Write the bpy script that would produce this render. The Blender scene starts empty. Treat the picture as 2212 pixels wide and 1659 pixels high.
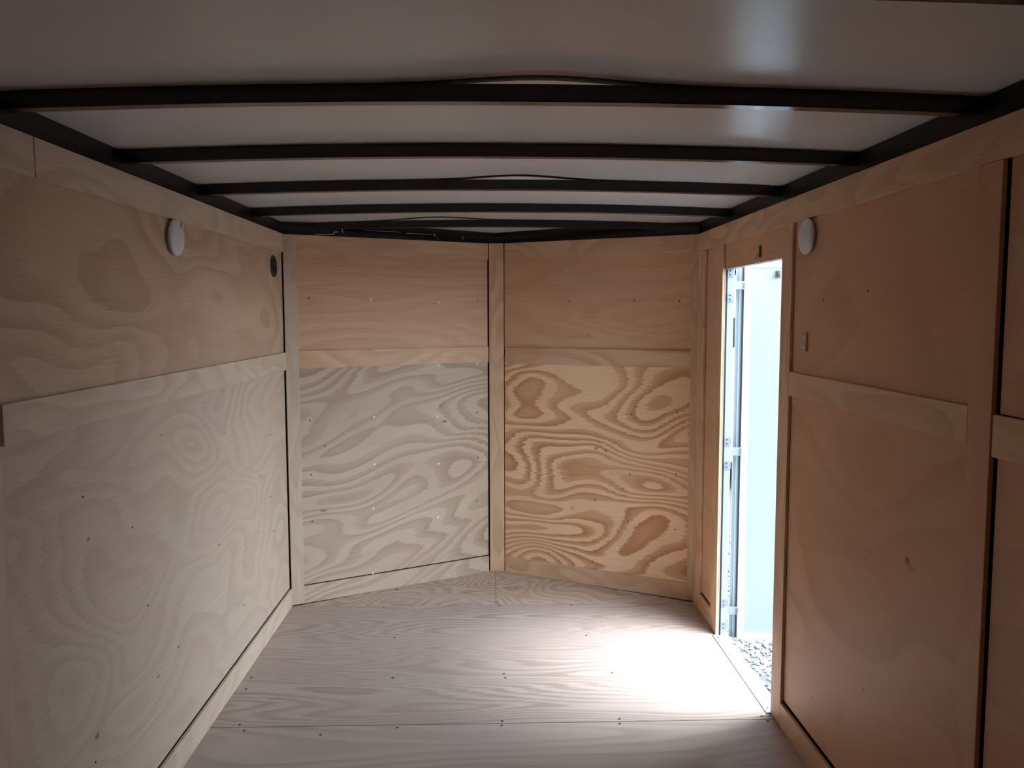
import bpy, bmesh, math, random
from mathutils import Vector, Matrix

# ------------------------------------------------------------------ camera, sky, sun, exposure
scn = bpy.context.scene
COL = scn.collection
random.seed(7)

F_PX, PITCH, YAW, ROLL = 1755.65, 0.0850, 0.0266, -0.0020
CAM = Vector((-0.0107, 0.0, 1.4864))

def cam_axes():
    def ray(r, u, w):
        cr, sr = math.cos(ROLL), math.sin(ROLL)
        r, u = r * cr - u * sr, r * sr + u * cr
        cp, sp = math.cos(PITCH), math.sin(PITCH)
        u, w = u * cp - w * sp, u * sp + w * cp
        cy, sy = math.cos(YAW), math.sin(YAW)
        return Vector((r * cy + w * sy, -r * sy + w * cy, u))
    return ray(1, 0, 0), ray(0, 1, 0), ray(0, 0, 1)

_r, _u, _f = cam_axes()
cam_data = bpy.data.cameras.new('camera')
cam_data.sensor_fit = 'HORIZONTAL'
cam_data.sensor_width = 36.0
cam_data.lens = F_PX / 2212.0 * 36.0
cam_data.clip_start = 0.02
cam_data.clip_end = 300
cam = bpy.data.objects.new('camera', cam_data)
COL.objects.link(cam)
cam.matrix_world = Matrix(((_r.x, _u.x, -_f.x, CAM.x), (_r.y, _u.y, -_f.y, CAM.y),
                           (_r.z, _u.z, -_f.z, CAM.z), (0, 0, 0, 1)))
scn.camera = cam

world = bpy.data.worlds.new('sky')
scn.world = world
world.use_nodes = True
_wn = world.node_tree
_bg = _wn.nodes['Background']
_tc = _wn.nodes.new('ShaderNodeTexCoord')
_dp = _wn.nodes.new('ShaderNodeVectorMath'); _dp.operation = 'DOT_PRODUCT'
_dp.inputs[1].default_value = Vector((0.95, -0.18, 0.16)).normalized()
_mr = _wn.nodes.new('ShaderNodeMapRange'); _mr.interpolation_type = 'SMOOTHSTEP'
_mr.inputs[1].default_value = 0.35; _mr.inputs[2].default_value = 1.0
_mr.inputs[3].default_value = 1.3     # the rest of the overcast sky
_mr.inputs[4].default_value = 6.0    # added bright lobe low beyond the door side, shaped to light the interior
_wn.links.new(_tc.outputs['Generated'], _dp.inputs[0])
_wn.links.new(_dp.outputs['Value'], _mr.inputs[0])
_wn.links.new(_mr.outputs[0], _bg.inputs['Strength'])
_bg.inputs['Color'].default_value = (0.70, 0.85, 1.0, 1)

sun_data = bpy.data.lights.new('sun', 'SUN')
sun_data.energy = 6.0
sun_data.angle = math.radians(38)      # sun behind thin cloud
sun_data.color = (0.96, 0.97, 1.0)
sun = bpy.data.objects.new('sun', sun_data)
COL.objects.link(sun)
sun.rotation_euler = Vector((-0.34, 0.07, -0.94)).to_track_quat('-Z', 'Y').to_euler()

scn.view_settings.view_transform = 'Standard'
scn.view_settings.look = 'None'
scn.view_settings.gamma = 1.0
scn.view_settings.use_curve_mapping = False
scn.view_settings.exposure = 1.33

cy = scn.cycles
cy.max_bounces = 14
cy.diffuse_bounces = 10
cy.glossy_bounces = 6
cy.sample_clamp_indirect = 12.0
cy.use_denoising = True

# ------------------------------------------------------------------ tagging helpers
TRIM_N = [0]

def tag(o, label, cat, group=None, kind=None):
    o['label'] = label
    o['category'] = cat
    if group:
        o['group'] = group
    if kind:
        o['kind'] = kind
    return o

def link(o, parent=None):
    COL.objects.link(o)
    if parent is not None:
        o.parent = parent
    return o

def empty(name, loc):
    o = bpy.data.objects.new(name, None)
    o.empty_display_size = 0.05
    o.location = loc
    return link(o)

def mesh_obj(name, verts, faces, mat, parent=None, smooth=False):
    me = bpy.data.meshes.new(name)
    me.from_pydata([tuple(v) for v in verts], [], faces)
    bm = bmesh.new(); bm.from_mesh(me)
    bmesh.ops.recalc_face_normals(bm, faces=bm.faces)
    bm.to_mesh(me); bm.free()
    mats = mat if isinstance(mat, (list, tuple)) else [mat]
    for m in mats:
        me.materials.append(m)
    if smooth:
        for p in me.polygons:
            p.use_smooth = True
    return link(bpy.data.objects.new(name, me), parent)

def bm_obj(name, bm, mat, parent=None, smooth=False):
    bmesh.ops.recalc_face_normals(bm, faces=bm.faces)
    me = bpy.data.meshes.new(name)
    bm.to_mesh(me); bm.free()
    me.materials.append(mat)
    if smooth:
        for p in me.polygons:
            p.use_smooth = True
    return link(bpy.data.objects.new(name, me), parent)

def bm_box(bm, x0, x1, y0, y1, z0, z1, bevel=0.0, seg=2):
    vs = [bm.verts.new(v) for v in ((x0, y0, z0), (x1, y0, z0), (x1, y1, z0), (x0, y1, z0),
                                    (x0, y0, z1), (x1, y0, z1), (x1, y1, z1), (x0, y1, z1))]
    fs = [bm.faces.new([vs[i] for i in q]) for q in
          ((3, 2, 1, 0), (4, 5, 6, 7), (0, 1, 5, 4), (1, 2, 6, 5), (2, 3, 7, 6), (3, 0, 4, 7))]
    if bevel > 0:
        es = list({e for f in fs for e in f.edges})
        bmesh.ops.bevel(bm, geom=es, offset=bevel, segments=seg, affect='EDGES', profile=0.5)

def box(name, b, mat, parent=None, bevel=0.0, seg=2):
    bm = bmesh.new()
    bm_box(bm, *b, bevel=bevel, seg=seg)
    return bm_obj(name, bm, mat, parent)

def bm_tube(bm, pts, r, n=8, caps=True):
    pts = [Vector(p) for p in pts]
    rings = []
    up = Vector((0, 0, 1))
    for i, p in enumerate(pts):
        t = (pts[min(i + 1, len(pts) - 1)] - pts[max(i - 1, 0)]).normalized()
        a = t.cross(up)
        if a.length < 1e-3:
            a = t.cross(Vector((1, 0, 0)))
        a.normalize(); b = t.cross(a).normalized()
        rr = r[i] if isinstance(r, (list, tuple)) else r
        rings.append([bm.verts.new(p + a * math.cos(2 * math.pi * k / n) * rr + b * math.sin(2 * math.pi * k / n) * rr)
                      for k in range(n)])
    for i in range(len(rings) - 1):
        for k in range(n):
            bm.faces.new((rings[i][k], rings[i][(k + 1) % n], rings[i + 1][(k + 1) % n], rings[i + 1][k]))
    if caps:
        bm.faces.new(rings[0]); bm.faces.new(rings[-1][::-1])

def bm_lathe(bm, prof, n=40):
    # prof: (radius, height along local z)
    rings = []
    for r, h in prof:
        if r < 1e-6:
            rings.append([bm.verts.new((0, 0, h))])
        else:
            rings.append([bm.verts.new((r * math.cos(2 * math.pi * k / n), r * math.sin(2 * math.pi * k / n), h)) for k in range(n)])
    for a, b in zip(rings[:-1], rings[1:]):
        for k in range(n):
            k2 = (k + 1) % n
            if len(a) == 1 and len(b) == 1:
                continue
            if len(b) == 1:
                bm.faces.new((a[k], a[k2], b[0]))
            elif len(a) == 1:
                bm.faces.new((a[0], b[k2], b[k]))
            else:
                bm.faces.new((a[k], a[k2], b[k2], b[k]))

def frame_matrix(o, u, v, n):
    return Matrix(((u.x, v.x, n.x, o.x), (u.y, v.y, n.y, o.y), (u.z, v.z, n.z, o.z), (0, 0, 0, 1)))

def board(name, o, u, v, L, W, t, mat, parent=None, bevel=0.0008):
    """A flat board: local x = along u (the grain), local y = along v, face at local z = 0."""
    u = Vector(u).normalized(); v = Vector(v).normalized(); n = u.cross(v)
    bm = bmesh.new()
    bm_box(bm, 0, L, 0, W, -t, 0, bevel=bevel, seg=1)
    ob = bm_obj(name, bm, mat, parent)
    ob.matrix_local = frame_matrix(Vector(o), u, v, n)
    return ob

# ------------------------------------------------------------------ materials
def new_mat(name):
    m = bpy.data.materials.new(name)
    m.use_nodes = True
    nt = m.node_tree
    return m, nt, nt.nodes['Principled BSDF']

def plain(name, col, rough=0.5, metal=0.0, spec=0.5, noise=0.0, nscale=30.0, bump=0.0):
    m, nt, b = new_mat(name)
    b.inputs['Base Color'].default_value = (*col, 1)
    b.inputs['Roughness'].default_value = rough
    b.inputs['Metallic'].default_value = metal
    b.inputs['Specular IOR Level'].default_value = spec
    if noise > 0 or bump > 0:
        tc = nt.nodes.new('ShaderNodeTexCoord')
        nz = nt.nodes.new('ShaderNodeTexNoise')
        nz.inputs['Scale'].default_value = nscale
        nz.inputs['Detail'].default_value = 4
        nt.links.new(tc.outputs['Object'], nz.inputs['Vector'])
        if noise > 0:
            mx = nt.nodes.new('ShaderNodeMix'); mx.data_type = 'RGBA'
            mx.inputs[6].default_value = (*[c * (1 - noise) for c in col], 1)
            mx.inputs[7].default_value = (*[min(1, c * (1 + noise)) for c in col], 1)
            nt.links.new(nz.outputs['Fac'], mx.inputs[0])
            nt.links.new(mx.outputs[2], b.inputs['Base Color'])
        if bump > 0:
            bp = nt.nodes.new('ShaderNodeBump')
            bp.inputs['Strength'].default_value = bump
            bp.inputs['Distance'].default_value = 0.002
            nt.links.new(nz.outputs['Fac'], bp.inputs['Height'])
            nt.links.new(bp.outputs['Normal'], b.inputs['Normal'])
    return m

def ply(name, light, dark, ax=0.8, ay=3.2, rings=12.0, slope=0.0, contrast=1.0, seed=0.0, jag=0.05,
        blotch=0.35, pink=(0.60, 0.40, 0.31), rnd=True, rough=0.5, fibre=0.10, warp=0.5, diag=0.0, specks=0.0, ramp='soft', knots=()):
    """Rotary-cut plywood veneer: contour bands of a stretched noise field, jagged along the grain."""
    m, nt, b = new_mat(name)
    N, Lk = nt.nodes.new, nt.links.new
    def math_(op, a, c=None, d=None):
        nd = N('ShaderNodeMath'); nd.operation = op
        for i, val in enumerate((a, c, d)):
            if val is None:
                continue
            if isinstance(val, (int, float)):
                nd.inputs[i].default_value = val
            else:
                Lk(val, nd.inputs[i])
        return nd.outputs[0]
    def vec(x, y, z):
        nd = N('ShaderNodeCombineXYZ')
        for i, val in enumerate((x, y, z)):
            if isinstance(val, (int, float)):
                nd.inputs[i].default_value = val
            else:
                Lk(val, nd.inputs[i])
        return nd.outputs[0]
    def noise(v, detail=2.0, rough_=0.5, scale=1.0):
        nd = N('ShaderNodeTexNoise')
        nd.inputs['Scale'].default_value = scale
        nd.inputs['Detail'].default_value = detail
        nd.inputs['Roughness'].default_value = rough_
        Lk(v, nd.inputs['Vector'])
        return nd.outputs['Fac']
    tc = N('ShaderNodeTexCoord')
    sp = N('ShaderNodeSeparateXYZ'); Lk(tc.outputs['Object'], sp.inputs[0])
    x, y, z = sp.outputs
    off = seed
    if rnd:
        oi = N('ShaderNodeObjectInfo')
        off = math_('MULTIPLY_ADD', oi.outputs['Random'], 37.0, seed)
    if diag:
        y = math_('MULTIPLY_ADD', x, diag, y)
    # feathered band ends: shift along the grain by a fine cross-grain noise
    jn = noise(vec(math_('MULTIPLY', x, 4.0), math_('MULTIPLY', y, 160.0), off), 2.0)
    xj = math_('MULTIPLY_ADD', math_('SUBTRACT', jn, 0.5), jag * 2.2, x)
    # slow warp across the grain
    wn = noise(vec(math_('MULTIPLY', x, 1.3), math_('MULTIPLY', y, 2.0), math_('ADD', off, 11.3)), 1.0)
    yw = math_('MULTIPLY_ADD', math_('SUBTRACT', wn, 0.5), warp * 0.3, y)
    h1 = noise(vec(math_('MULTIPLY', xj, ax), math_('MULTIPLY', yw, ay), math_('ADD', off, 3.7)), 1.4, 0.45)
    h = math_('MULTIPLY', h1, rings)
    if slope:
        h = math_('MULTIPLY_ADD', yw, slope, h)
    saw = math_('FRACT', h)
    rp = N('ShaderNodeValToRGB')
    cr = rp.color_ramp
    cr.elements[0].position = 0.0; cr.elements[0].color = (0.0, 0.0, 0.0, 1)
    cr.elements[1].position = 1.0; cr.elements[1].color = (0.0, 0.0, 0.0, 1)
    soft = ((0.40, 0.05), (0.55, 0.55), (0.72, 0.80), (0.93, 1.0), (0.965, 0.9))
    sharp = ((0.44, 0.03), (0.50, 0.62), (0.72, 0.74), (0.86, 1.0), (0.965, 0.95))
    for pos, val in (soft if ramp == 'soft' else sharp):
        e = cr.elements.new(pos); e.color = (val, val, val, 1)
    Lk(saw, rp.inputs['Fac'])
    # how strong the figure is varies over the sheet
    cn = noise(vec(math_('MULTIPLY', x, 1.7), math_('MULTIPLY', y, 3.1), math_('ADD', off, 23.1)), 1.0)
    cv = math_('MULTIPLY_ADD', cn, 1.3, 0.25)
    fac = math_('MULTIPLY', math_('MULTIPLY', rp.outputs['Color'], cv), contrast)
    facc = N('ShaderNodeClamp'); Lk(fac, facc.inputs[0])
    mx = N('ShaderNodeMix'); mx.data_type = 'RGBA'
    mx.inputs[6].default_value = (*light, 1); mx.inputs[7].default_value = (*dark, 1)
    Lk(facc.outputs[0], mx.inputs[0])
    # pinkish / greyish heartwood patches
    bn = noise(vec(math_('MULTIPLY', xj, 1.6), math_('MULTIPLY', y, 4.2), math_('ADD', off, 31.7)), 3.0)
    bf = N('ShaderNodeMapRange'); bf.inputs[1].default_value = 0.42; bf.inputs[2].default_value = 0.68
    bf.inputs[3].default_value = 0.0; bf.inputs[4].default_value = blotch
    Lk(bn, bf.inputs[0])
    mp = N('ShaderNodeMix'); mp.data_type = 'RGBA'
    mp.inputs[7].default_value = (*pink, 1)
    Lk(bf.outputs[0], mp.inputs[0]); Lk(mx.outputs[2], mp.inputs[6])
    # fine fibres
    fn = noise(vec(math_('MULTIPLY', x, 5.0), math_('MULTIPLY', y, 330.0), off), 3.0, 0.6)
    fm = N('ShaderNodeMapRange'); fm.inputs[1].default_value = 0.25; fm.inputs[2].default_value = 0.75
    fm.inputs[3].default_value = 1.0 - fibre; fm.inputs[4].default_value = 1.0 + fibre
    Lk(fn, fm.inputs[0])
    vm = N('ShaderNodeVectorMath'); vm.operation = 'SCALE'
    Lk(mp.outputs[2], vm.inputs[0]); Lk(fm.outputs[0], vm.inputs['Scale'])
    out = vm.outputs[0]
    if specks > 0:
        vo = N('ShaderNodeTexVoronoi'); vo.inputs['Scale'].default_value = 1.0
        Lk(vec(math_('MULTIPLY', x, 5.5), math_('MULTIPLY', y, 9.0), off), vo.inputs['Vector'])
        sf = N('ShaderNodeMapRange'); sf.inputs[1].default_value = 0.02; sf.inputs[2].default_value = 0.05
        sf.inputs[3].default_value = specks; sf.inputs[4].default_value = 0.0
        Lk(vo.outputs['Distance'], sf.inputs[0])
        # only some of the cells carry a pin knot
        sep = N('ShaderNodeSeparateColor'); Lk(vo.outputs['Color'], sep.inputs[0])
        some = math_('GREATER_THAN', sep.outputs[0], 0.72)
        ms = N('ShaderNodeMix'); ms.data_type = 'RGBA'
        ms.inputs[7].default_value = (0.10, 0.06, 0.04, 1)
        Lk(math_('MULTIPLY', sf.outputs[0], some), ms.inputs[0]); Lk(out, ms.inputs[6])
        out = ms.outputs[2]
    for kx, ky, rx, ry, amt in knots:       # single dark knots of the sheet
        dx = math_('DIVIDE', math_('SUBTRACT', x, kx), rx)
        dy = math_('DIVIDE', math_('SUBTRACT', sp.outputs[1], ky), ry)
        dd = math_('ADD', math_('MULTIPLY', dx, dx), math_('MULTIPLY', dy, dy))
        kf = N('ShaderNodeMapRange'); kf.inputs[1].default_value = 0.55; kf.inputs[2].default_value = 1.5
        kf.inputs[3].default_value = amt; kf.inputs[4].default_value = 0.0
        Lk(dd, kf.inputs[0])
        mk = N('ShaderNodeMix'); mk.data_type = 'RGBA'
        mk.inputs[7].default_value = (0.15, 0.085, 0.05, 1)
        Lk(kf.outputs[0], mk.inputs[0]); Lk(out, mk.inputs[6])
        out = mk.outputs[2]
    Lk(out, b.inputs['Base Color'])
    b.inputs['Roughness'].default_value = rough
    b.inputs['Specular IOR Level'].default_value = 0.25
    bp = N('ShaderNodeBump'); bp.inputs['Strength'].default_value = 0.12; bp.inputs['Distance'].default_value = 0.0006
    Lk(fn, bp.inputs['Height']); Lk(bp.outputs['Normal'], b.inputs['Normal'])
    return m

M = {}
M['vr_low'] = ply('plywood_bold', (0.920, 0.640, 0.398), (0.542, 0.246, 0.110), ax=1.0, ay=2.6, rings=21, contrast=0.92, seed=4.2, jag=0.035, blotch=0.3, pink=(0.690, 0.389, 0.230), rnd=False, warp=0.9, specks=0.6, ramp='sharp', knots=((.559, .748, .011, .008, .5), (.616, .742, .007, .011, .4), (.556, .467, .008, .008, .5), (.421, .404, .012, .012, .3)))
M['vl_low'] = ply('plywood_pale_bold', (0.596, 0.464, 0.353), (0.372, 0.252, 0.177), ax=0.9, ay=2.8, rings=19, contrast=0.75, seed=9.1, jag=0.035, blotch=0.5, pink=(0.493, 0.344, 0.273), rnd=False, warp=0.7, diag=-0.22, specks=0.6, ramp='sharp', knots=((.868, .799, .014, .006, .75), (.174, .377, .018, .005, .7), (.848, .888, .016, .012, .25), (.19, .715, .008, .006, .5)))
M['v_up'] = ply('plywood_reddish', (0.724, 0.451, 0.273), (0.616, 0.349, 0.197), ax=0.7, ay=4.0, rings=10, contrast=0.6, seed=2.6, jag=0.10, blotch=0.6, pink=(0.673, 0.400, 0.273), fibre=0.12, specks=0.4)
M['left_low'] = ply('plywood_pale_swirl', (0.590, 0.468, 0.367), (0.493, 0.375, 0.280), ax=1.2, ay=2.4, rings=15, contrast=0.8, seed=14.4, jag=0.03, blotch=0.5, pink=(0.568, 0.416, 0.341), warp=1.3, rnd=False, specks=0.7, knots=((.407, .819, .008, .006, .7), (.405, .295, .012, .009, .7), (.796, .277, .012, .005, .6)))
M['left_up'] = ply('plywood_tan', (0.594, 0.436, 0.304), (0.482, 0.330, 0.218), ax=1.1, ay=2.2, rings=9, contrast=1.04, seed=21.5, jag=0.04, blotch=0.55, pink=(0.568, 0.376, 0.277), warp=1.3, rnd=False, specks=0.5)
M['right'] = ply('plywood_smooth_red', (0.673, 0.400, 0.238), (0.557, 0.319, 0.180), ax=0.9, ay=2.0, rings=7, contrast=0.7, seed=33.0, jag=0.05, blotch=0.6, pink=(0.661, 0.365, 0.232), warp=1.0, specks=0.4, fibre=0.045)
M['right_knot'] = ply('plywood_smooth_red_knot', (0.673, 0.400, 0.238), (0.557, 0.319, 0.180), ax=0.9, ay=2.0, rings=7, contrast=0.7, seed=33.0, jag=0.05, blotch=0.6, pink=(0.661, 0.365, 0.232), warp=1.0, specks=0.4, fibre=0.045, knots=((.817, .765, .012, .010, .7), (.835, .752, .022, .008, .25)))
M['batten'] = ply('plywood_batten', (0.701, 0.523, 0.351), (0.575, 0.391, 0.236), ax=1.6, ay=5.0, rings=8, contrast=1.04, seed=5.5, jag=0.04, blotch=0.75, pink=(0.621, 0.425, 0.305), specks=0.5)
M['batten_pale'] = ply('plywood_batten_pale', (0.650, 0.521, 0.398), (0.549, 0.414, 0.297), ax=1.6, ay=5.0, rings=8, contrast=0.91, seed=6.1, jag=0.04, blotch=0.75, pink=(0.605, 0.454, 0.358), specks=0.5)
M['batten_warm'] = ply('plywood_batten_warm', (0.736, 0.500, 0.322), (0.598, 0.374, 0.213), ax=1.6, ay=5.0, rings=8, contrast=0.98, seed=7.7, jag=0.04, blotch=0.75, pink=(0.655, 0.414, 0.287), specks=0.5)
M['floor'] = ply('plywood_floor', (0.510, 0.431, 0.383), (0.378, 0.295, 0.251), ax=0.5, ay=3.0, rings=32, contrast=1.17, seed=41.0, jag=0.09, blotch=0.55, pink=(0.449, 0.348, 0.317), rnd=False, warp=0.4, specks=0.4)
M['floor_near'] = ply('plywood_floor_near', (0.493, 0.427, 0.378), (0.405, 0.339, 0.290), ax=0.6, ay=2.4, rings=14, contrast=1.04, seed=55.0, jag=0.09, blotch=0.5, pink=(0.484, 0.400, 0.361), rnd=False, specks=0.4)
M['floor_v'] = ply('plywood_floor_front', (0.58, 0.475, 0.39), (0.37, 0.265, 0.195), ax=2.2, ay=3.0, rings=14, contrast=0.85, seed=61.0, jag=0.02, blotch=0.5, pink=(0.60, 0.47, 0.405), warp=1.6, ramp='sharp')
M['floor_v_knot'] = ply('plywood_floor_front_knot', (0.58, 0.475, 0.39), (0.37, 0.265, 0.195), ax=2.2, ay=3.0, rings=14, contrast=0.85, seed=61.0, jag=0.02, blotch=0.5, pink=(0.60, 0.47, 0.405), warp=1.6, ramp='sharp', knots=((-.188, .057, .009, .013, .85), (.19, -.015, .012, .015, .35)))
M['ceiling'] = plain('white_roof_lining', (0.70, 0.71, 0.715), rough=0.24, spec=0.32, noise=0.02, nscale=6)
M['black'] = plain('black_painted_steel', (0.008, 0.007, 0.008), rough=0.16, spec=0.5)
M['black_rail'] = plain('black_painted_rail', (0.006, 0.0055, 0.006), rough=0.45, spec=0.22)
M['tape'] = plain('black_foam_tape', (0.03, 0.026, 0.022), rough=0.8)
M['skin_dark'] = plain('dark_wall_cavity', (0.05, 0.03, 0.02), rough=0.9)
M['skin_white'] = plain('white_aluminium_skin', (0.80, 0.81, 0.82), rough=0.35)
M['alu'] = plain('brushed_aluminium', (0.34, 0.38, 0.41), rough=0.45, metal=0.6, noise=0.05, nscale=60)
M['alu_frame'] = plain('pale_aluminium_frame', (0.36, 0.42, 0.45), rough=0.45, metal=0.2)
M['rubber'] = plain('black_rubber_seal', (0.012, 0.012, 0.014), rough=0.6)
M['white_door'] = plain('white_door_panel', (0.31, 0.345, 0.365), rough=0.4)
M['plastic'] = plain('white_plastic_lens', (0.72, 0.74, 0.76), rough=0.28, noise=0.02)
M['plastic_base'] = plain('grey_plastic_base', (0.30, 0.29, 0.28), rough=0.5)
M['plastic_switch'] = plain('off_white_plastic', (0.66, 0.62, 0.56), rough=0.4)
M['dark_plastic'] = plain('dark_brown_plastic', (0.024, 0.016, 0.013), rough=0.4)
M['screw_white'] = plain('white_painted_screw', (0.93, 0.90, 0.85), rough=0.4)
M['screw_dark'] = plain('dark_screw_head', (0.06, 0.045, 0.04), rough=0.5, metal=0.4)
M['screw_zinc'] = plain('zinc_screw_head', (0.65, 0.65, 0.66), rough=0.35, metal=0.9)
M['steel'] = plain('zinc_plated_steel', (0.55, 0.54, 0.52), rough=0.35, metal=0.9)
M['dark_steel'] = plain('weathered_steel_strap', (0.10, 0.085, 0.065), rough=0.5, metal=0.5)
M['glass_dark'] = plain('dark_vehicle_glass', (0.02, 0.03, 0.04), rough=0.08)
M['tyre'] = plain('tyre_rubber', (0.02, 0.02, 0.02), rough=0.8)
M['leaf'] = plain('green_leaves', (0.07, 0.16, 0.05), rough=0.6, noise=0.4, nscale=3)
M['bark'] = plain('grey_brown_bark', (0.14, 0.10, 0.07), rough=0.9, noise=0.3, nscale=20)
M['stone'] = plain('pale_gravel_stone', (0.29, 0.30, 0.30), rough=0.9, noise=0.65, nscale=25)
M['ground'] = plain('gravel_bed', (0.08, 0.085, 0.085), rough=0.95, noise=0.5, nscale=45, bump=1.0)

# ------------------------------------------------------------------ dimensions (metres, measured in the trailer)
B = 1.030          # batten faces at x = -B / +B
P = 1.041          # plywood panel faces
T = 0.011          # batten thickness
YB = -0.80         # rear end of the box
Z_RAIL0, Z_RAIL1 = 1.800, 1.886
Z_MID0, Z_MID1 = 1.213, 1.301
Z_BASE = 0.090
CL = Vector((-1.03, 4.09, 0)); APEX = Vector((0.017, 4.640, 0)); CR = Vector((1.03, 4.09, 0))
DOOR0, DOOR1, DOOR_H = 2.897, 3.640, 1.687
Z = Vector((0, 0, 1)); Y = Vector((0, 1, 0)); X = Vector((1, 0, 0))

def structure(o, label, cat):
    return tag(o, label, cat, kind='structure')

def trim(o_, u, v, L, W, t, mat, label, cat='trim', bevel=0.0008):
    TRIM_N[0] += 1
    return structure(board('trim_%d' % TRIM_N[0], o_, u, v, L, W, t, mat, bevel=bevel), label, cat)

# ------------------------------------------------------------------ floor
fl = box('floor', (-1.085, 1.085, YB - 0.05, 4.075, -0.10, -0.019), M['skin_dark'])
structure(fl, 'pale plywood trailer floor of wide sheets with dark seams', 'floor')
def floor_poly(name, pts, mat, z0=-0.019, z1=0.0):
    n = len(pts)
    c = Vector((sum(p[0] for p in pts) / n, sum(p[1] for p in pts) / n, 0))
    vs = [(p[0] - c.x, p[1] - c.y, z0) for p in pts] + [(p[0] - c.x, p[1] - c.y, z1) for p in pts]
    fs = [tuple(range(n))[::-1], tuple(range(n, 2 * n))] + [(i, (i + 1) % n, n + (i + 1) % n, n + i) for i in range(n)]
    o = mesh_obj(name, vs, fs, mat, fl)
    o.location = c
    return o
sheet_near = floor_poly('floor_sheet', [(-B - .004, YB), (B + .004, YB), (B + .004, 2.8500), (-B - .004, 2.8500)], M['floor_near'])
sheet_far = floor_poly('floor_sheet', [(-B - .004, 2.8535), (B + .014, 2.8535), (B + .014, 4.072), (-B - .004, 4.072)], M['floor'])
floor_poly('floor_sheet', [(-1.035, 4.074), (0.0125, 4.074), (0.0125, 4.655)], M['floor_v_knot'])
floor_poly('floor_sheet', [(0.0145, 4.074), (1.035, 4.074), (0.0145, 4.655)], M['floor_v'])
v_base = mesh_obj('floor_under_nose', [(-1.085, 4.075, -0.10), (1.085, 4.075, -0.10), (0, 4.75, -0.10), (-1.085, 4.075, -0.019), (1.085, 4.075, -0.019), (0, 4.75, -0.019)],
                  [(2, 1, 0), (3, 4, 5), (0, 1, 4, 3), (1, 2, 5, 4), (2, 0, 3, 5)], M['skin_dark'], fl)

def screw_heads(parent, world_pts, mat, r=0.0042, n_world=None, name='screw'):
    """Each screw head is a mesh of its own under its board; the head sits on the face."""
    first = None
    inv = parent.matrix_basis.inverted()      # the walls that carry the boards stand at the origin
    if n_world is not None:
        world_pts = n_world
    for wp in world_pts:
        q = inv @ Vector(wp)
        if first is None:
            bm = bmesh.new()
            bm_lathe(bm, [(r, -0.001), (r, 0.0006), (r * 0.75, 0.0014), (0.35 * r, 0.0015), (0.25 * r, 0.0006), (0, 0.0005)], n=14)
            o = bm_obj(name, bm, mat, parent, smooth=True)
            first = o
        else:
            o = first.copy(); COL.objects.link(o); o.parent = parent
        o.location = (q.x, q.y, 0.0)

screw_heads(sheet_far, [(-1.00, 3.261, 0), (-0.991, 3.158, 0), (-0.418, 3.240, 0), (0.04, 3.262, 0), (0.045, 3.225, 0), (0.49, 3.258, 0), (-0.46, 3.66, 0), (0.43, 3.655, 0),
                        (-0.93, 2.872, 0), (0.027, 2.868, 0), (0.46, 2.872, 0), (-0.56, 4.055, 0), (0.03, 4.055, 0), (0.40, 4.055, 0), (0.99, 2.876, 0)], M['screw_dark'], r=0.0050)
screw_heads(sheet_near, [(-0.353, 2.832, 0), (0.025, 2.836, 0), (0.455, 2.836, 0), (1.00, 2.838, 0), (-0.90, 2.828, 0), (-0.62, 2.79, 0)], M['screw_dark'], r=0.0050)

# ------------------------------------------------------------------ walls
# left wall: dark cavity backing with plywood sheets fixed to it
wl = box('wall_left', (-1.090, -1.052, YB - 0.05, 4.14, -0.10, 1.985), M['skin_dark'])
structure(wl, 'left plywood trailer wall opposite the side door', 'wall')
lu = board('upper_panel', (-P, 1.66, 1.290), Y, Z, 4.083 - 1.66, 0.52, 0.009, M['left_up'], wl)
ll = board('lower_panel', (-P, 1.66, 0.0975), Y, Z, 4.080 - 1.66, 1.16, 0.009, M['left_low'], wl)
board('rear_panel', (-P, YB, 0.100), Y, Z, 1.655 - YB, 1.75, 0.009, M['left_up'], wl)
screw_heads(ll, [(-P, y, z) for y, z in ((3.80, 0.93), (3.77, 0.64), (3.80, 0.47), (3.05, 0.62), (2.32, 0.88), (2.40, 0.62), (2.05, 0.33), (2.62, 0.40), (3.33, 0.28), (2.05, 1.03), (3.62, 0.77))], M['screw_dark'], r=0.0035, name='nail')

trim((-B, YB, Z_RAIL0 - .004), Y, Z, 1.8845 - YB, Z_RAIL1 - Z_RAIL0 + .004, T, M['batten_pale'], 'plywood top rail strip along the left wall, near piece left of its joint', 'trim')
trim((-B, 1.8880, Z_RAIL0 - .004), Y, Z, 4.075 - 1.888, Z_RAIL1 - Z_RAIL0 + .004, T, M['batten_pale'], 'long plywood top rail strip above the white round lamp on the left wall', 'trim')
trim((-B, 1.715, Z_MID0), Y, Z, 4.080 - 1.715, Z_MID1 - Z_MID0, T, M['batten_pale'], 'plywood strip across the middle of the left wall', 'trim')
bl = board('baseboard_left', (-B, YB, 0.0), Y, Z, 4.080 - YB, Z_BASE + .002, T, M['batten_pale'])
structure(bl, 'narrow plywood baseboard along the foot of the left wall', 'baseboard')
trim((-B, 1.700, 0.005), Z, -Y, 1.79, 0.10, T, M['batten_pale'], 'upright plywood batten at the left edge of the picture', 'trim')

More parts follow.
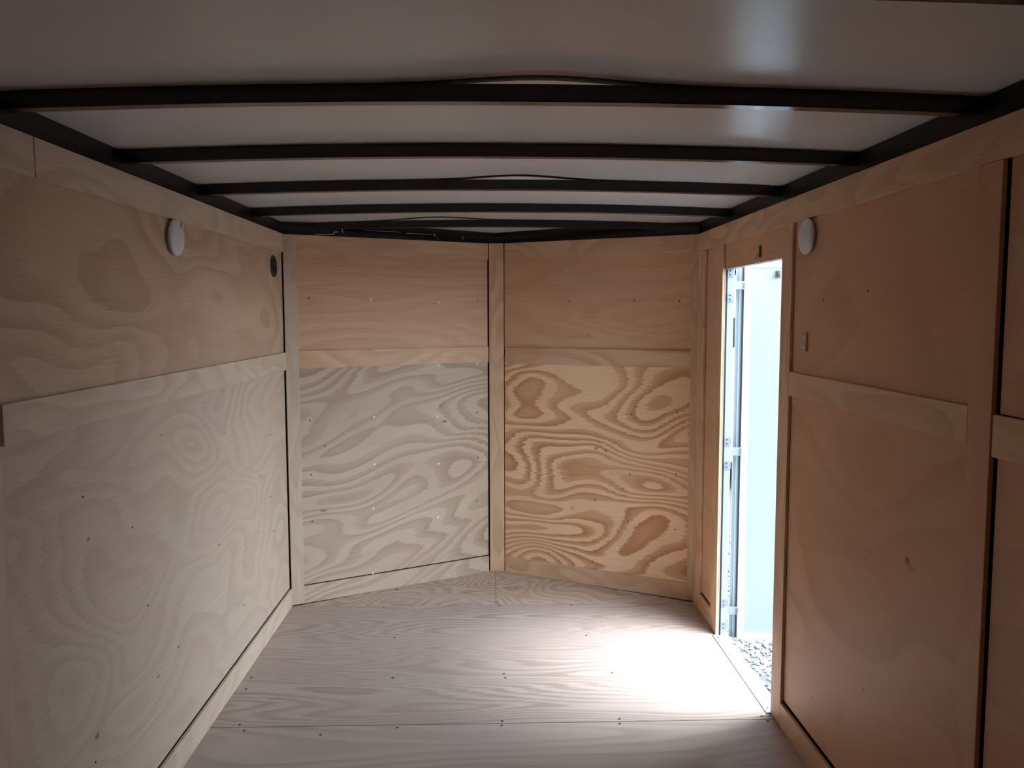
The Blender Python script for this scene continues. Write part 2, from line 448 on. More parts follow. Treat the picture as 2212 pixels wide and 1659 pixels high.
# right wall with the door opening cut out
bm = bmesh.new()
for b_ in ((1.052, 1.085, YB - 0.05, DOOR0 - .008, -0.10, 1.985), (1.052, 1.085, DOOR1 + .012, 4.14, -0.10, 1.985),
           (1.052, 1.085, DOOR0 - .008, DOOR1 + .012, DOOR_H + .012, 1.985), (1.046, 1.085, DOOR0 - .008, DOOR1 + .012, -0.10, -0.012)):
    bm_box(bm, *b_)
wr = bm_obj('wall_right', bm, M['skin_white'])
structure(wr, 'right plywood trailer wall that holds the open side door', 'wall')
ru = board('upper_panel', (P, 2.799, 1.280), -Y, Z, 2.799 - 1.70, 0.53, 0.009, M['right'], wr)
rl = board('lower_panel', (P, 2.799, 0.100), -Y, Z, 2.799 - 1.70, 1.15, 0.009, M['right_knot'], wr)
board('rear_upper_panel', (P, 1.640, 1.280), -Y, Z, 1.640 - YB, 0.53, 0.009, M['right'], wr)
board('rear_lower_panel', (P, 1.640, 0.100), -Y, Z, 1.640 - YB, 1.15, 0.009, M['right'], wr)
board('front_panel', (P, 3.937, 0.100), -Y, Z, 3.937 - 3.70, 1.71, 0.009, M['v_up'], wr)
board('header_panel', (P, 3.637, DOOR_H), -Y, Z, 3.637 - 2.90, 0.116, 0.009, M['v_up'], wr)
# dark cavity behind the sheets, seen only in the joints
for y0, y1 in ((YB, DOOR0 - .01), (DOOR1 + .014, 4.06)):
    box('wall_cavity', (1.0505, 1.0519, y0, y1, 0.0, 1.88), M['skin_dark'], wr)
box('wall_cavity', (1.0505, 1.0519, DOOR0 - .008, DOOR1 + .012, DOOR_H + .002, 1.88), M['skin_dark'], wr)
screw_heads(rl, [(P, y, z) for y, z in ((2.21, 0.80), (2.20, 0.42), (2.19, 0.12), (2.55, 0.23), (2.52, 0.58))], M['screw_white'], r=0.0042)
screw_heads(ru, [(P, 2.55, 1.53), (P, 2.25, 1.55)], M['screw_dark'], r=0.0035, name='nail')

trim((B, 4.075, Z_RAIL0), -Y, Z, 4.075 - YB, Z_RAIL1 - Z_RAIL0, T, M['batten_warm'], 'plywood top rail strip running above the door along the right wall', 'trim')
trim((B, 2.799, 1.204), -Y, Z, 2.799 - 1.736, 0.082, T, M['batten_warm'], 'plywood strip across the middle of the right wall beside the door', 'trim')
trim((B, 1.645, 1.190), -Y, Z, 1.645 - YB, 0.088, T, M['batten_warm'], 'plywood strip at the right picture edge, behind the wide upright batten', 'trim')
trim((B, 2.800, 0.002), Z, Y, 1.797, 0.097, T, M['batten_warm'], 'upright plywood batten on the near side of the door opening', 'trim')
trim((B, 1.652, 0.002), Z, Y, 1.797, 0.083, T, M['right'], 'upright plywood batten between the two dark right wall panels', 'trim')
trim((B, 3.640, 0.002), Z, Y, 1.797, 0.100, T, M['batten_warm'], 'upright plywood batten on the far side of the door opening', 'trim')
trim((B, 3.940, 0.002), Z, Y, 1.797, 0.125, T, M['batten_warm'], 'upright plywood batten in the corner right of the front wall', 'trim')
br = board('baseboard_right', (B, 2.799, 0.0), -Y, Z, 2.799 - YB, 0.087, T, M['batten_warm'])
structure(br, 'narrow plywood baseboard along the right wall, near side of the door', 'baseboard')
br2 = board('baseboard_right', (B, 3.939, 0.0), -Y, Z, 3.939 - 3.741, 0.092, T, M['batten_warm'])
structure(br2, 'short plywood baseboard between the door and the front corner', 'baseboard')

# pointed front wall: left and right wings
UL = (APEX - CL).normalized(); UR = (CR - APEX).normalized()
NL = UL.cross(Z); NR = UR.cross(Z)
LL = (APEX - CL).length; LR = (CR - APEX).length
def vl(s, z, d=0.0):
    return CL + UL * s + Z * z + NL * d
def vr(s, z, d=0.0):
    return APEX + UR * s + Z * z + NR * d
def wing(name, fn, L, label):
    a, b_ = fn(-0.06, -0.1, -0.024), fn(L + 0.06, -0.1, -0.024)
    c, d = fn(L + 0.06, -0.1, -0.055), fn(-0.06, -0.1, -0.055)
    vs = [a, b_, c, d] + [v + Z * 2.11 for v in (a, b_, c, d)]
    o = mesh_obj(name, vs, [(3, 2, 1, 0), (4, 5, 6, 7), (0, 1, 5, 4), (1, 2, 6, 5), (2, 3, 7, 6), (3, 0, 4, 7)], M['skin_dark'])
    return structure(o, label, 'wall')
wfl = wing('wall_front_left', vl, LL, 'left wing of the pointed plywood front wall, with white screw heads')
wfr = wing('wall_front_right', vr, LR, 'right wing of the pointed plywood front wall, with bold grain')
pl_up = board('upper_panel', vl(0.0, 1.290, -T), UL, Z, LL - 0.042, 0.592, 0.009, M['v_up'], wfl)
pl_lo = board('lower_panel', vl(0.0, 0.096, -T), UL, Z, LL - 0.042, 1.156, 0.009, M['vl_low'], wfl)
pr_up = board('upper_panel', vr(0.054, 1.290, -T), UR, Z, LR - 0.052, 0.592, 0.009, M['v_up'], wfr)
pr_lo = board('lower_panel', vr(0.054, 0.012, -T), UR, Z, LR - 0.052, 1.24, 0.009, M['vr_low'], wfr)
def on_vl(x, z):
    return vl((x - CL.x) / UL.x, z, -T)
def on_vr(x, z):
    return vr((x - APEX.x) / UR.x, z, -T)
screw_heads(pl_up, [on_vl(-0.63, 1.566), on_vl(-0.287, 1.555)], M['screw_white'], r=0.0056)
screw_heads(pl_lo, [on_vl(x, z) for x, z in ((-0.625, .945), (-0.299, .925), (-0.628, .691), (-0.297, .66), (-0.636, .451), (-0.303, .357), (-0.644, .097), (-0.293, 1.209), (-0.082, 1.207))], M['screw_white'], r=0.0056)
screw_heads(pl_lo, [on_vl(x, z) for x, z in ((-.929, .949), (-.083, .934), (-.078, .674), (-.086, .423), (-.93, .668), (-.929, .423))], M['screw_dark'], r=0.0038, name='nail')
screw_heads(pl_up, [on_vl(-.922, 1.572), on_vl(-.075, 1.564)], M['screw_dark'], r=0.0038, name='nail')
screw_heads(pr_lo, [on_vr(x, z) for x, z in ((.73, .96), (.946, .982), (.726, .636), (.946, .662), (.719, .379), (.946, .366))], M['screw_dark'], r=0.0038, name='nail')
screw_heads(pr_up, [on_vr(x, z) for x, z in ((.739, 1.559), (.949, 1.553), (.415, 1.558))], M['screw_dark'], r=0.0038, name='nail')

trim(vl(0.062, Z_RAIL0 - .004), UL, Z, LL - 0.105, Z_RAIL1 - Z_RAIL0 + .004, T, M['batten_warm'], 'plywood strip along the top of the left front wall wing', 'trim')
trim(vl(0.062, Z_MID0 + .004), UL, Z, LL - 0.105, Z_MID1 - Z_MID0 + .002, T, M['batten_warm'], 'plywood strip across the middle of the left front wall wing', 'trim')
bfl = board('baseboard_front', vl(0.045, 0.0), UL, Z, LL - 0.09, 0.092, T, M['vl_low'])
structure(bfl, 'slanting plywood baseboard under the left front wall wing', 'baseboard')
trim(vr(0.062, Z_RAIL0), UR, Z, LR - 0.085, Z_RAIL1 - Z_RAIL0, T, M['batten_warm'], 'plywood strip along the top of the right front wall wing', 'trim')
trim(vr(0.062, Z_MID0), UR, Z, LR - 0.085, Z_MID1 - Z_MID0, T, M['batten_warm'], 'plywood strip across the middle of the right front wall wing', 'trim')
bfr = board('baseboard_front', vr(0.058, 0.0), UR, Z, LR - 0.075, 0.090, T, M['batten_warm'], bevel=.0016)
structure(bfr, 'slanting plywood baseboard under the right front wall wing', 'baseboard')
# corner posts and the centre post
trim(vl(0.062, 0.002, .001), Z, -UL, 1.884, 0.066, T + .003, M['batten_pale'], 'upright plywood batten in the corner left of the front wall', 'trim')
trim(vr(LR + .012, 0.002, .001), Z, -UR, 1.884, 0.040, T + .003, M['batten_warm'], 'narrow upright plywood strip at the right end of the front wall', 'trim')
pc0, pc1 = Vector((-0.0165, 4.6205, 0)), Vector((0.0655, 4.6115, 0))
uc = (pc1 - pc0).normalized()
trim(pc1 + Z * .002 + uc.cross(Z) * .002, Z, -uc, 1.884, (pc1 - pc0).length, T, M['batten_warm'], 'upright plywood batten at the centre point of the front wall', 'trim')

# rear wall behind the camera
wb = box('wall_back', (-1.052, 1.052, YB - 0.05, YB, -0.019, 1.985), M['right'])
structure(wb, 'closed plywood ramp door at the rear of the trailer', 'wall')

# ------------------------------------------------------------------ roof: lining, black steel rails, roof bows
BOW_Y = [1.140, 1.750, 2.345, 2.955, 3.585, 4.190]
LIFT = {1: (0.10, 0.017, 0.26), 3: (0.10, 0.016, 0.24), 5: (-0.28, 0.016, 0.26)}   # bow: (x, height, half width)
BOW_H, BOW_W = 0.036, 0.034
def bow_z(x):
    return 1.912 + 0.0205 * (1 - min(1.0, (x / 1.02) ** 2))
def lift(i, x):
    if i not in LIFT:
        return 0.0
    cx, h, w = LIFT[i]
    d = (x - cx) / w
    return h * math.exp(-(d * d) * 1.6)
def ceil_z(x, y):
    z = bow_z(x) + BOW_H + 0.0012
    z -= .05 * max(0.0, y - 4.224)
    for i, yb in enumerate(BOW_Y):
        d = (y - yb - BOW_W / 2) / 0.16
        z += lift(i, x) * math.exp(-d * d)
    return z
nx, ny = 84, 300
y0c, y1c = YB - 0.05, 4.80
vs, fs = [], []
for j in range(ny + 1):
    y = y0c + (y1c - y0c) * j / ny
    for i in range(nx + 1):
        x = -1.085 + 2.17 * i / nx
        vs.append((x, y, ceil_z(x, y)))
for j in range(ny):
    for i in range(nx):
        a = j * (nx + 1) + i
        fs.append((a, a + nx + 1, a + nx + 2, a + 1))
n0 = len(vs)
vs += [(v[0], v[1], 2.02) for v in vs]
fs += [(a + n0, b_ + n0, c + n0, d + n0)[::-1] for a, b_, c, d in fs]
ring = [i for i in range(nx + 1)] + [j * (nx + 1) + nx for j in range(1, ny + 1)] + [ny * (nx + 1) + i for i in range(nx - 1, -1, -1)] + [j * (nx + 1) for j in range(ny - 1, 0, -1)]
for a, b_ in zip(ring, ring[1:] + ring[:1]):
    fs.append((a, b_, b_ + n0, a + n0))
ce = mesh_obj('ceiling', vs, fs, M['ceiling'], smooth=False)
for p in ce.data.polygons:
    p.use_smooth = abs(p.normal.z) > 0.8
structure(ce, 'white semi gloss roof lining above the black bows', 'ceiling')
# strips of black tape left on the lining where it has lifted off a bow
for i in LIFT:
    vs, fs = [], []
    n = 60
    for k in range(n + 1):
        x = -1.0 + 2.0 * k / n
        for yy, dz in ((BOW_Y[i], 0), (BOW_Y[i] + BOW_W, 0), (BOW_Y[i] + BOW_W, .0011), (BOW_Y[i], .0011)):
            vs.append((x, yy, ceil_z(x, yy) - .0010 + dz))
    for k in range(n):
        for q in range(4):
            a = k * 4 + q; b_ = k * 4 + (q + 1) % 4
            fs.append((a, b_, b_ + 4, a + 4))
    fs += [(0, 1, 2, 3), (n * 4 + 3, n * 4 + 2, n * 4 + 1, n * 4)]
    tp = mesh_obj('tape_strip', vs, fs, M['tape'], ce)
    tp['label'] = 'black tape strip'

def make_bow(i, label):
    n = 48
    vs, fs = [], []
    for k in range(n + 1):
        x = -1.05 + 2.10 * k / n
        z = bow_z(x)
        r = .0015
        prof = ((0, r), (r, 0), (BOW_W - r, 0), (BOW_W, r), (BOW_W, BOW_H), (0, BOW_H))
        for py, pz in prof:
            vs.append((x, py, z - 1.912 + pz))
    m_ = 6
    for k in range(n):
        for q in range(m_):
            a = k * m_ + q; b_ = k * m_ + (q + 1) % m_
            fs.append((a, b_, b_ + m_, a + m_))
    fs += [tuple(range(m_)), tuple(n * m_ + q for q in range(m_))[::-1]]
    o = mesh_obj('roof_bow', vs, fs, M['black'])
    o.location = (0, BOW_Y[i], 1.912)
    return tag(o, label, 'roof bow', group='black steel roof bows under the white lining')
make_bow(0, 'black roof bow at the very top picture edge, nearest to the viewer')
make_bow(1, 'thickest black roof bow in full view, under the largest lifted bulge of the lining')
make_bow(2, 'black roof bow second down from the thickest one, its lining lying flat')
make_bow(3, 'middle black roof bow of the ceiling with a thin light gap above its centre')
make_bow(4, 'black roof bow just above the farthest one, second from the front wall')
make_bow(5, 'farthest black roof bow, just in front of the pointed front wall')

def prism_y(name, prof, y0, y1, mat, parent=None):
    n = len(prof)
    vs = [(x, y0, z) for x, z in prof] + [(x, y1, z) for x, z in prof]
    fs = [tuple(range(n)), tuple(range(n, 2 * n))[::-1]] + [(i, (i + 1) % n, n + (i + 1) % n, n + i) for i in range(n)]
    return mesh_obj(name, vs, fs, mat, parent)
for s, side in ((-1, 'left'), (1, 'right')):
    prof = [(s * x, z) for x, z in ((1.043, 1.8875), (1.0865, 1.8875), (1.0865, 1.9750), (1.0505, 1.9750), (1.043, 1.915))]
    TRIM_N[0] += 1
    o = prism_y('trim_%d' % TRIM_N[0], prof, YB, 4.10, M['black_rail'])
    structure(o, 'black steel roof rail along the top of the %s wall' % side, 'trim')
# black steel beams over the two front wall wings
for fn, L, side in ((vl, LL, 'left'), (vr, LR, 'right')):
    TRIM_N[0] += 1
    a, b_ = fn(-0.03, 1.8875, -0.006), fn(L + 0.005, 1.8875, -0.006)
    c, d = fn(L + 0.005, 1.8875, -0.05), fn(-0.03, 1.8875, -0.05)
    vs = [a, b_, c, d] + [v + Z * 0.041 for v in (a, b_, c, d)]
    o = mesh_obj('trim_%d' % TRIM_N[0], vs, [(3, 2, 1, 0), (4, 5, 6, 7), (0, 1, 5, 4), (1, 2, 6, 5), (2, 3, 7, 6), (3, 0, 4, 7)], M['black'])
    structure(o, 'black steel beam above the %s front wall wing' % side, 'trim')
    if side == 'left':
        for s, w_, z0, z1 in ((0.30, .004, .018, .036), (0.42, .20, .036, .038), (0.65, .16, .032, .034), (0.815, .004, .022, .036), (0.832, .003, .010, .018), (0.985, .003, .016, .030)):
            p0, p1 = fn(s, 1.8875 + z0, -.0045), fn(s + w_, 1.8875 + z1, -.0045)
            p2, p3 = fn(s + w_, 1.8875 + z1, -.0059), fn(s, 1.8875 + z0, -.0059)
            vs = [p0, Vector((p1.x, p1.y, p0.z)), p1, Vector((p0.x, p0.y, p1.z)), p3, Vector((p2.x, p2.y, p3.z)), p2, Vector((p3.x, p3.y, p2.z))]
            mesh_obj('highlight_strip', vs, [(3, 2, 1, 0), (4, 5, 6, 7), (0, 1, 5, 4), (1, 2, 6, 5), (2, 3, 7, 6), (3, 0, 4, 7)], M['steel'], o)  # thin pale strips stand in for reflected highlights on the black beam
# backing between the lining and the front beams
for fn, L in ((vl, LL), (vr, LR)):
    pass

# ------------------------------------------------------------------ things on the walls
def rot_to(n):
    return Vector((0, 0, 1)).rotation_difference(Vector(n)).to_matrix().to_4x4()
def dome_lamp(loc, n, label, clip_side=None):
    root = empty('dome_lamp', loc)
    root.matrix_world = Matrix.Translation(Vector(loc)) @ rot_to(n)
    bm = bmesh.new()
    bm_lathe(bm, [(0, 0), (0.053, 0), (0.053, 0.009), (0.050, 0.010), (0, 0.010)], 48)
    bm_obj('base', bm, M['plastic_base'], root, smooth=False)
    bm = bmesh.new()
    bm_lathe(bm, [(0.0555, 0.0085), (0.0585, 0.010), (0.0590, 0.0135), (0.0570, 0.0175), (0.050, 0.0215), (0.036, 0.0250), (0.018, 0.0268), (0, 0.0272)], 56)
    bm_obj('lens', bm, M['plastic'], root, smooth=True)
    return root
dl = dome_lamp((-P, 2.695, 1.7375), (1, 0, 0), 'x')
tag(dl, 'white round dome lamp below the top rail on the left wall', 'lamp', group='white round dome lamps below the top rails')
bm = bmesh.new()
bm_lathe(bm, [(0.0, 0.0), (0.0075, 0), (0.0085, 0.004), (0.007, 0.007), (0, 0.0085)], 20)
tb = bm_obj('tab', bm, M['plastic'], dl, smooth=True)
_l = dl.matrix_world.inverted() @ Vector((-P + .0225, 2.714, 1.776))
tb.location = _l
dr = dome_lamp((P, 2.672, 1.7400), (-1, 0, 0), 'x')
tag(dr, 'white round dome lamp right of the door, above the wall switch', 'lamp', group='white round dome lamps below the top rails')

# louvred vent in the front corner of the left wall
vt = empty('wall_vent', (-P, 3.925, 1.7185))
vt.matrix_world = Matrix.Translation((-P, 3.925, 1.7185)) @ rot_to((1, 0, 0))
bm = bmesh.new(); bm_lathe(bm, [(0.038, 0.0005), (0.0385, 0.006), (0.050, 0.0065), (0.0515, 0.004), (0.052, 0.0)], 48)
bm_obj('rim', bm, M['dark_plastic'], vt, smooth=True)
bm = bmesh.new(); bm_lathe(bm, [(0.0, 0.0003), (0.039, 0.0003), (0.039, 0.0012), (0, 0.0012)], 40)
bm_obj('backing', bm, M['rubber'], vt)
inv = vt.matrix_world.to_3x3().inverted()
lv, lu_ = inv @ Y, inv @ Z      # along the wall, and up, in the vent's own frame
for k in range(8):
    q = -0.030 + 0.060 * k / 7
    hw = math.sqrt(max(0.0, 0.038 ** 2 - q * q))
    c = lu_ * q
    pts = []
    for sy in (-1, 1):
        for dz, dh in ((-.0032, .0065), (-.0018, .0065), (.0034, .0016), (.0020, .0016)):
            pts.append(c + lv * sy * hw + lu_ * dz + Vector((0, 0, dh)))
    mesh_obj('louvre', pts, [(0, 1, 2, 3), (7, 6, 5, 4), (0, 4, 5, 1), (1, 5, 6, 2), (2, 6, 7, 3), (3, 7, 4, 0)], M['dark_plastic'], vt)
tag(vt, 'dark round louvred vent in the front corner of the left wall', 'vent')

# small surface switch
sw = empty('light_switch', (P, 2.680, 1.393))
sw.matrix_world = Matrix(((0, 0, -1, P), (-1, 0, 0, 2.680), (0, 1, 0, 1.393), (0, 0, 0, 1)))   # local x along -y, y up, z into the room
box('body', (-.0135, .0135, -.033, .033, 0, .011), M['plastic_switch'], sw, bevel=.004, seg=3)
box('slot', (-.0016, .0016, -.015, .015, .0100, .0114), M['dark_plastic'], sw)
bm = bmesh.new(); bm_tube(bm, [(-.004, 0.001, .010), (-.009, 0.001, .019)], [.0036, .0026], 12)
bm_obj('toggle', bm, M['plastic_switch'], sw, smooth=True)
for s in (-1, 1):
    bm = bmesh.new(); bm_lathe(bm, [(.0034, .0105), (.0030, .0118), (0, .0121)], 16)
    so = bm_obj('screw', bm, M['screw_dark'], sw, smooth=True); so.location = (0, s * .0265, 0)
tag(sw, 'small off white toggle switch screwed to the wall right of the door', 'switch')

# hold-back hook on the door header
hk = empty('door_hook', (B - .011, 3.163, 1.700))
bm = bmesh.new(); bm_box(bm, P - .0045, P - .0005, 3.152, 3.174, 1.708, 1.752, bevel=.001)
o = bm_obj('strap', bm, M['dark_steel'], hk); o.matrix_parent_inverse = Matrix.Translation(-hk.location)
bm = bmesh.new()
pts = []
for k in range(19):
    t = k / 18
    a = -0.4 + t * 4.4
    pts.append((P - .006 - .004 * math.sin(a), 3.176 + .016 * math.cos(a * 1.15), 1.724 - .042 * t))
bm_tube(bm, pts, .0022, 8)
o = bm_obj('hook', bm, M['steel'], hk, smooth=True); o.matrix_parent_inverse = Matrix.Translation(-hk.location)
bm = bmesh.new()
pts = [(P - .006, 3.193 - .007 * math.sin(2 * math.pi * k / 16), 1.706 + .012 * math.cos(2 * math.pi * k / 16)) for k in range(17)]
bm_tube(bm, pts, .0018, 8)
o = bm_obj('chain_link', bm, M['steel'], hk, smooth=True); o.matrix_parent_inverse = Matrix.Translation(-hk.location)
tag(hk, 'small metal strap and hook hanging on the panel above the side door', 'hook')

# a curl of thin wire lying on the ledge of the left front beam
bm = bmesh.new()
pts = []
for k in range(30):
    t = k / 29
    q = vl(0.16 + 0.115 * t, 1.8915 + (0.012 * max(0, t - .35) if t < .8 else .0078 + .010 * math.sin((t - .8) * 12)), .003)
    pts.append(q)
bm_tube(bm, pts, .0013, 6)
wi = bm_obj('loose_wire', bm, M['screw_white'], None, smooth=True)
tag(wi, 'thin pale loose wire end curling above the left front wall wing', 'wire')

# ------------------------------------------------------------------ door opening: aluminium jamb, seal, sill
TRIM_N[0] += 1
bm = bmesh.new()
JX0, JX1 = 1.0535, 1.080
bm_box(bm, JX0, JX1, DOOR1, DOOR1 + .012, -0.010, DOOR_H + .012)
bm_box(bm, JX0, JX1, DOOR0 - .008, DOOR0 + .001, -0.010, DOOR_H + .012)
bm_box(bm, JX0, JX1, DOOR0 + .001, DOOR1, DOOR_H + .001, DOOR_H + .012)
jb = bm_obj('trim_%d' % TRIM_N[0], bm, M['alu_frame'])
structure(jb, 'pale aluminium frame lining the side door opening', 'trim')
for nm, m_, x0, x1 in (('plywood_edge', M['batten_pale'], 1.0412, 1.0445), ('door_seal', M['rubber'], 1.0447, 1.0533)):
    bm = bmesh.new()
    bm_box(bm, x0, x1, DOOR1 - .001, DOOR1 + .012, 0.001, DOOR_H)
    bm_box(bm, x0, x1, DOOR0 - .008, DOOR0 + .002, 0.001, DOOR_H)
    bm_box(bm, x0, x1, DOOR0 + .002, DOOR1 - .001, DOOR_H + .0005, DOOR_H + .010)
    bm_obj(nm, bm, m_, jb)
bm = bmesh.new(); bm_box(bm, 1.045, 1.084, DOOR0 - .006, DOOR1 + .010, -0.0118, -0.0005)
bm_obj('sill_ledge', bm, M['alu_frame'], jb)
TRIM_N[0] += 1
th = box('trim_%d' % TRIM_N[0], (1.014, 1.0440, DOOR0 - .004, DOOR1 - .003, 0.0005, 0.0045), M['alu'], None, bevel=.0008)
structure(th, 'flat aluminium threshold strip screwed down along the door sill', 'trim')
for y in (3.60, 2.93):
    bm = bmesh.new(); bm_lathe(bm, [(.004, 0), (.0033, .0013), (0, .0016)], 14)
    o = bm_obj('screw', bm, M['screw_dark'], th, smooth=True); o.location = (1.031, y, .0044)

# ------------------------------------------------------------------ the open side door
dr_ = empty('door_1', (1.120, 3.675, 0.0))
dr_.rotation_euler = (0, 0, math.radians(-4.0))
structure(dr_, 'white side door swung open outside, seen through the doorway', 'door')
DX0, DX1, DZ0, DZ1 = 0.0225, 0.800, -0.040, 1.728     # local, hinge edge at x = 0.0225
FW, DT = 0.030, 0.038
bm = bmesh.new()
for b_ in ((DX0, DX0 + FW, 0.010, 0.010 + DT, DZ0, DZ1), (DX1 - FW, DX1, 0.010, 0.010 + DT, DZ0, DZ1),
           (DX0 + FW, DX1 - FW, 0.010, 0.010 + DT, DZ0, DZ0 + FW), (DX0 + FW, DX1 - FW, 0.010, 0.010 + DT, DZ1 - FW, DZ1)):
    bm_box(bm, *b_, bevel=.001, seg=1)
bm_obj('leaf_frame', bm, M['skin_white'], dr_)
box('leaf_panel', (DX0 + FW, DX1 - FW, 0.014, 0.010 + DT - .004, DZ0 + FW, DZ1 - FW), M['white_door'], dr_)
box('edge_seal', (DX0 - .006, DX0 - .0005, 0.012, 0.034, DZ0 + .01, DZ1 - .01), M['rubber'], dr_)
box('outer_flange', (DX0 - .030, DX0 - .0005, 0.0415, 0.0455, DZ0, DZ1), M['alu_frame'], dr_)
box('edge_strip', (DX0 - .016, DX0 - .0062, 0.022, 0.041, DZ0, DZ1), M['alu_frame'], dr_)
lt = bmesh.new()
bm_box(lt, .160, .180, -.004, .009, 1.650, 1.683, bevel=.002)
bm_box(lt, .164, .176, -.014, -.004, 1.661, 1.676, bevel=.002)
bm_obj('latch', lt, M['dark_steel'], dr_)
for zc in (1.617, 0.855, 0.100):
    hb = bmesh.new()
    bm_tube(hb, [(-0.030, 0.008, zc - .073), (-0.030, 0.008, zc + .073)], .0055, 12)
    hg = bm_obj('hinge', hb, M['alu'], dr_, smooth=False)
    box('door_strap', (-0.030, DX0 + .004, 0.0045, 0.0095, zc - .019, zc + .019), M['alu'], hg, bevel=.001)
    for s in (-1, 1):
        zp = zc + s * .0545
        lf = box('jamb_plate', (-0.065, -0.038, -0.0435, -0.0405, zp - .018, zp + .018), M['alu'], hg)
        box('hinge_arm', (-0.0375, -0.0335, -0.0405, 0.008, zp - .018, zp + .018), M['alu'], hg)
        for zs in (-.009, .009):
            bm = bmesh.new(); bm_lathe(bm, [(.0034, 0), (.0028, .0012), (0, .0015)], 12)
            o = bm_obj('screw', bm, M['screw_dark'], hg, smooth=True)
            o.rotation_euler = (math.pi / 2, 0, 0); o.location = (-0.053, -0.0435, zp + zs)
    # coiled spring end beside the strap
    bm = bmesh.new()
    pts = [(DX0 - .004 + .005 * math.cos(k * 1.1), 0.004 + .003 * math.sin(k * 1.1), zc - .016 + .032 * k / 26) for k in range(27)]
    bm_tube(bm, pts, .0014, 6)
    bm_obj('spring', bm, M['dark_steel'], hg, smooth=True)

# ------------------------------------------------------------------ outside: gravel yard, parked van, trees
GZ = -0.50
gr = box('ground', (-40, 60, -40, 80, GZ - 0.3, GZ), M['ground'])
structure(gr, 'pale gravel yard outside the side door', 'ground')
rng = random.Random(3)
ico = bmesh.new(); bmesh.ops.create_icosphere(ico, subdivisions=1, radius=1.0)
iv = [v.co.copy() for v in ico.verts]; iff = [tuple(v.index for v in f.verts) for f in ico.faces]; ico.free()
vs, fs = [], []
for k in range(10500):
    x = 1.15 + 1.9 * rng.random(); y = 3.0 + 4.2 * rng.random()
    r = 0.010 + 0.016 * rng.random() ** 2
    rot = Matrix.Rotation(rng.random() * 6.28, 3, 'Z') @ Matrix.Rotation(rng.random() * 6.28, 3, 'X')
    sc = Vector((0.7 + .6 * rng.random(), 0.7 + .5 * rng.random(), 0.5 + .4 * rng.random()))
    n = len(vs)
    for v in iv:
        j = 0.8 + 0.4 * rng.random()
        q = rot @ Vector((v.x * sc.x * j, v.y * sc.y * j, v.z * sc.z * j)) * r
        vs.append((x + q.x, y + q.y, GZ + 0.004 + q.z))
    fs += [tuple(i + n for i in f) for f in iff]
gv = mesh_obj('gravel', vs, fs, M['stone'])
tag(gv, 'loose pale crushed stones lying on the yard below the open door', 'gravel', kind='stuff')

# parked white van, a sliver of it shows in the gap between the door and its frame
vn = empty('van', (3.2, 9.9, GZ))
def van_part(name, b_, mat, parent, bevel=0.0, seg=2):
    return box(name, b_, mat, parent, bevel, seg)
prof = [(-2.3, .32), (-2.3, 1.15), (-2.22, 2.30), (-2.05, 2.42), (1.55, 2.42), (1.80, 2.30), (2.35, 1.35), (3.0, 1.15), (3.12, .95), (3.12, .32)]
n = len(prof)
bvs = [(x, -.92, z) for x, z in prof] + [(x, .92, z) for x, z in prof]
bfs = [tuple(range(n)), tuple(range(n, 2 * n))[::-1]] + [(i, (i + 1) % n, n + (i + 1) % n, n + i) for i in range(n)]
bm = bmesh.new()
vv = [bm.verts.new(v) for v in bvs]
for f in bfs:
    bm.faces.new([vv[i] for i in f])
bmesh.ops.bevel(bm, geom=bm.edges[:], offset=.05, segments=3, affect='EDGES')
bm_obj('body', bm, M['skin_white'], vn)
van_part('rear_window', (-1.9, -.05, -.935, -.90, 1.62, 1.95), M['glass_dark'], vn, .01)
van_part('side_window', (0.15, 1.0, -.935, -.90, 1.62, 1.95), M['glass_dark'], vn, .01)
van_part('cab_window', (1.15, 1.85, -.935, -.90, 1.50, 2.02), M['glass_dark'], vn, .01)
van_part('bumper', (3.05, 3.22, -.88, .88, .35, .60), M['rubber'], vn, .03)
for x in (-1.5, 2.2):
    for s in (-1, 1):
        bm = bmesh.new(); bm_lathe(bm, [(0, -.1), (.30, -.1), (.34, -.06), (.34, .06), (.30, .1), (.18, .1), (.16, .06), (0, .06)], 32)
        w_ = bm_obj('wheel', bm, M['tyre'], vn); w_.rotation_euler = (math.pi / 2 * (1 if s < 0 else -1), 0, 0); w_.location = (x, s * .86, .34)
        bm = bmesh.new(); bm_lathe(bm, [(0, .085), (.08, .085), (.17, .065), (.17, .055), (0, .055)], 24)
        bm_obj('hubcap', bm, M['alu'], w_)
bm = bmesh.new(); bm_tube(bm, [(1.95, -.92, 1.52), (1.95, -1.02, 1.55)], .02, 8); bm_box(bm, 1.90, 1.98, -1.14, -1.0, 1.50, 1.78, bevel=.02)
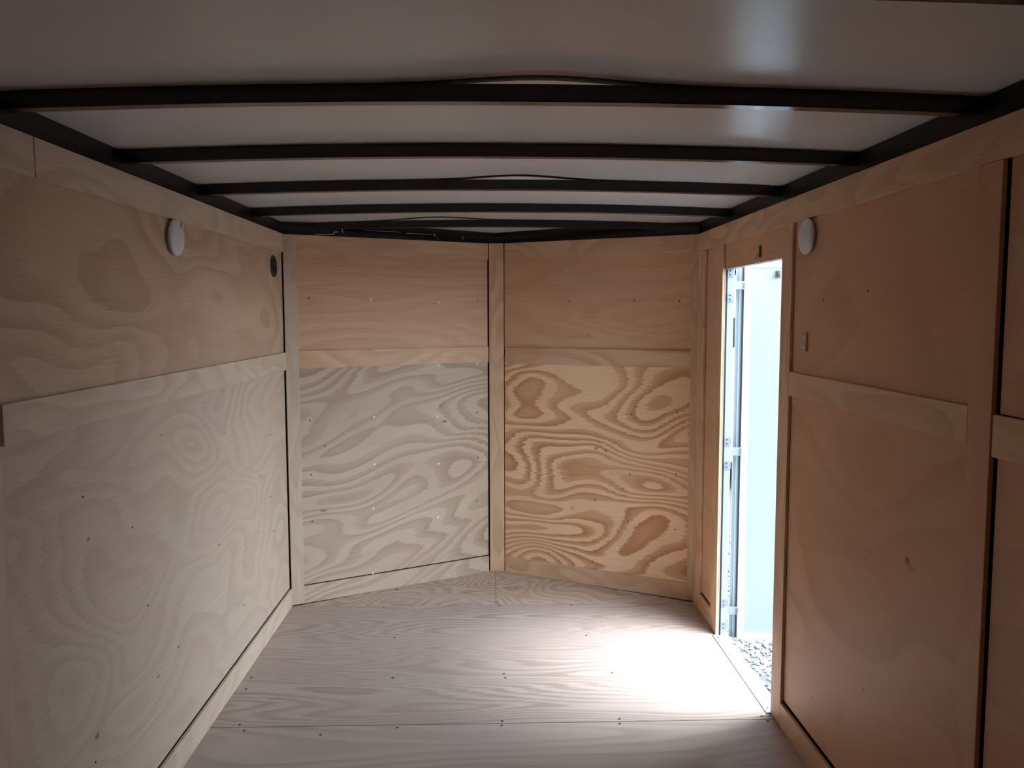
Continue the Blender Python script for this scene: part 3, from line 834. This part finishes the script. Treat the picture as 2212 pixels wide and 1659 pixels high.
bm_obj('mirror', bm, M['rubber'], vn)
tag(vn, 'white van parked on the gravel beyond the open side door', 'van')

def tree(loc, h, rad, seed, label):
    r = random.Random(seed)
    root = empty('tree', loc)
    bm = bmesh.new()
    bm_tube(bm, [(0, 0, 0), (.05, .02, h * .3), (-.03, .05, h * .6), (.02, 0, h * .92)], [.20, .15, .09, .02], 10)
    for k in range(7):
        a = r.random() * 6.28; z0 = h * (.3 + .07 * k); l = rad * (.5 + .4 * r.random())
        bm_tube(bm, [(0, 0, z0), (math.cos(a) * l * .5, math.sin(a) * l * .5, z0 + l * .3), (math.cos(a) * l, math.sin(a) * l, z0 + l * .45)], [.06, .035, .012], 6)
    bm_obj('trunk', bm, M['bark'], root, smooth=True)
    blobs = [(Vector((math.cos(a) * rad * .5 * q, math.sin(a) * rad * .5 * q, h * zf)), rad * s_)
             for a, q, zf, s_ in [(r.random() * 6.28, r.random() ** .5, .28 + .65 * r.random(), .35 + .25 * r.random()) for _ in range(18)]]
    vs, fs = [], []
    for k in range(7000):
        c, br_ = blobs[r.randrange(len(blobs))]
        d = Vector((r.gauss(0, 1), r.gauss(0, 1), r.gauss(0, 1))).normalized() * br_ * (.55 + .5 * r.random())
        p = c + d
        u = Vector((r.gauss(0, 1), r.gauss(0, 1), r.gauss(0, .6))).normalized()
        w_ = u.cross(Vector((r.gauss(0, 1), r.gauss(0, 1), r.gauss(0, 1)))).normalized()
        s_ = .07 + .07 * r.random()
        nv = u.cross(w_) * s_ * .15
        i0 = len(vs)
        vs += [p - u * s_, p - w_ * s_ * .45 + nv, p + u * s_, p + w_ * s_ * .45 + nv]
        fs.append((i0, i0 + 1, i0 + 2, i0 + 3))
    mesh_obj('crown', vs, fs, M['leaf'], root)
    tag(root, label, 'tree', group='green trees behind the van')
tree((4.0, 14.0, GZ), 6.0, 1.9, 1, 'green leafy tree showing in the gap left of the open door')
tree((8.2, 20.5, GZ), 7.0, 2.6, 2, 'green leafy tree showing above the top of the open door')
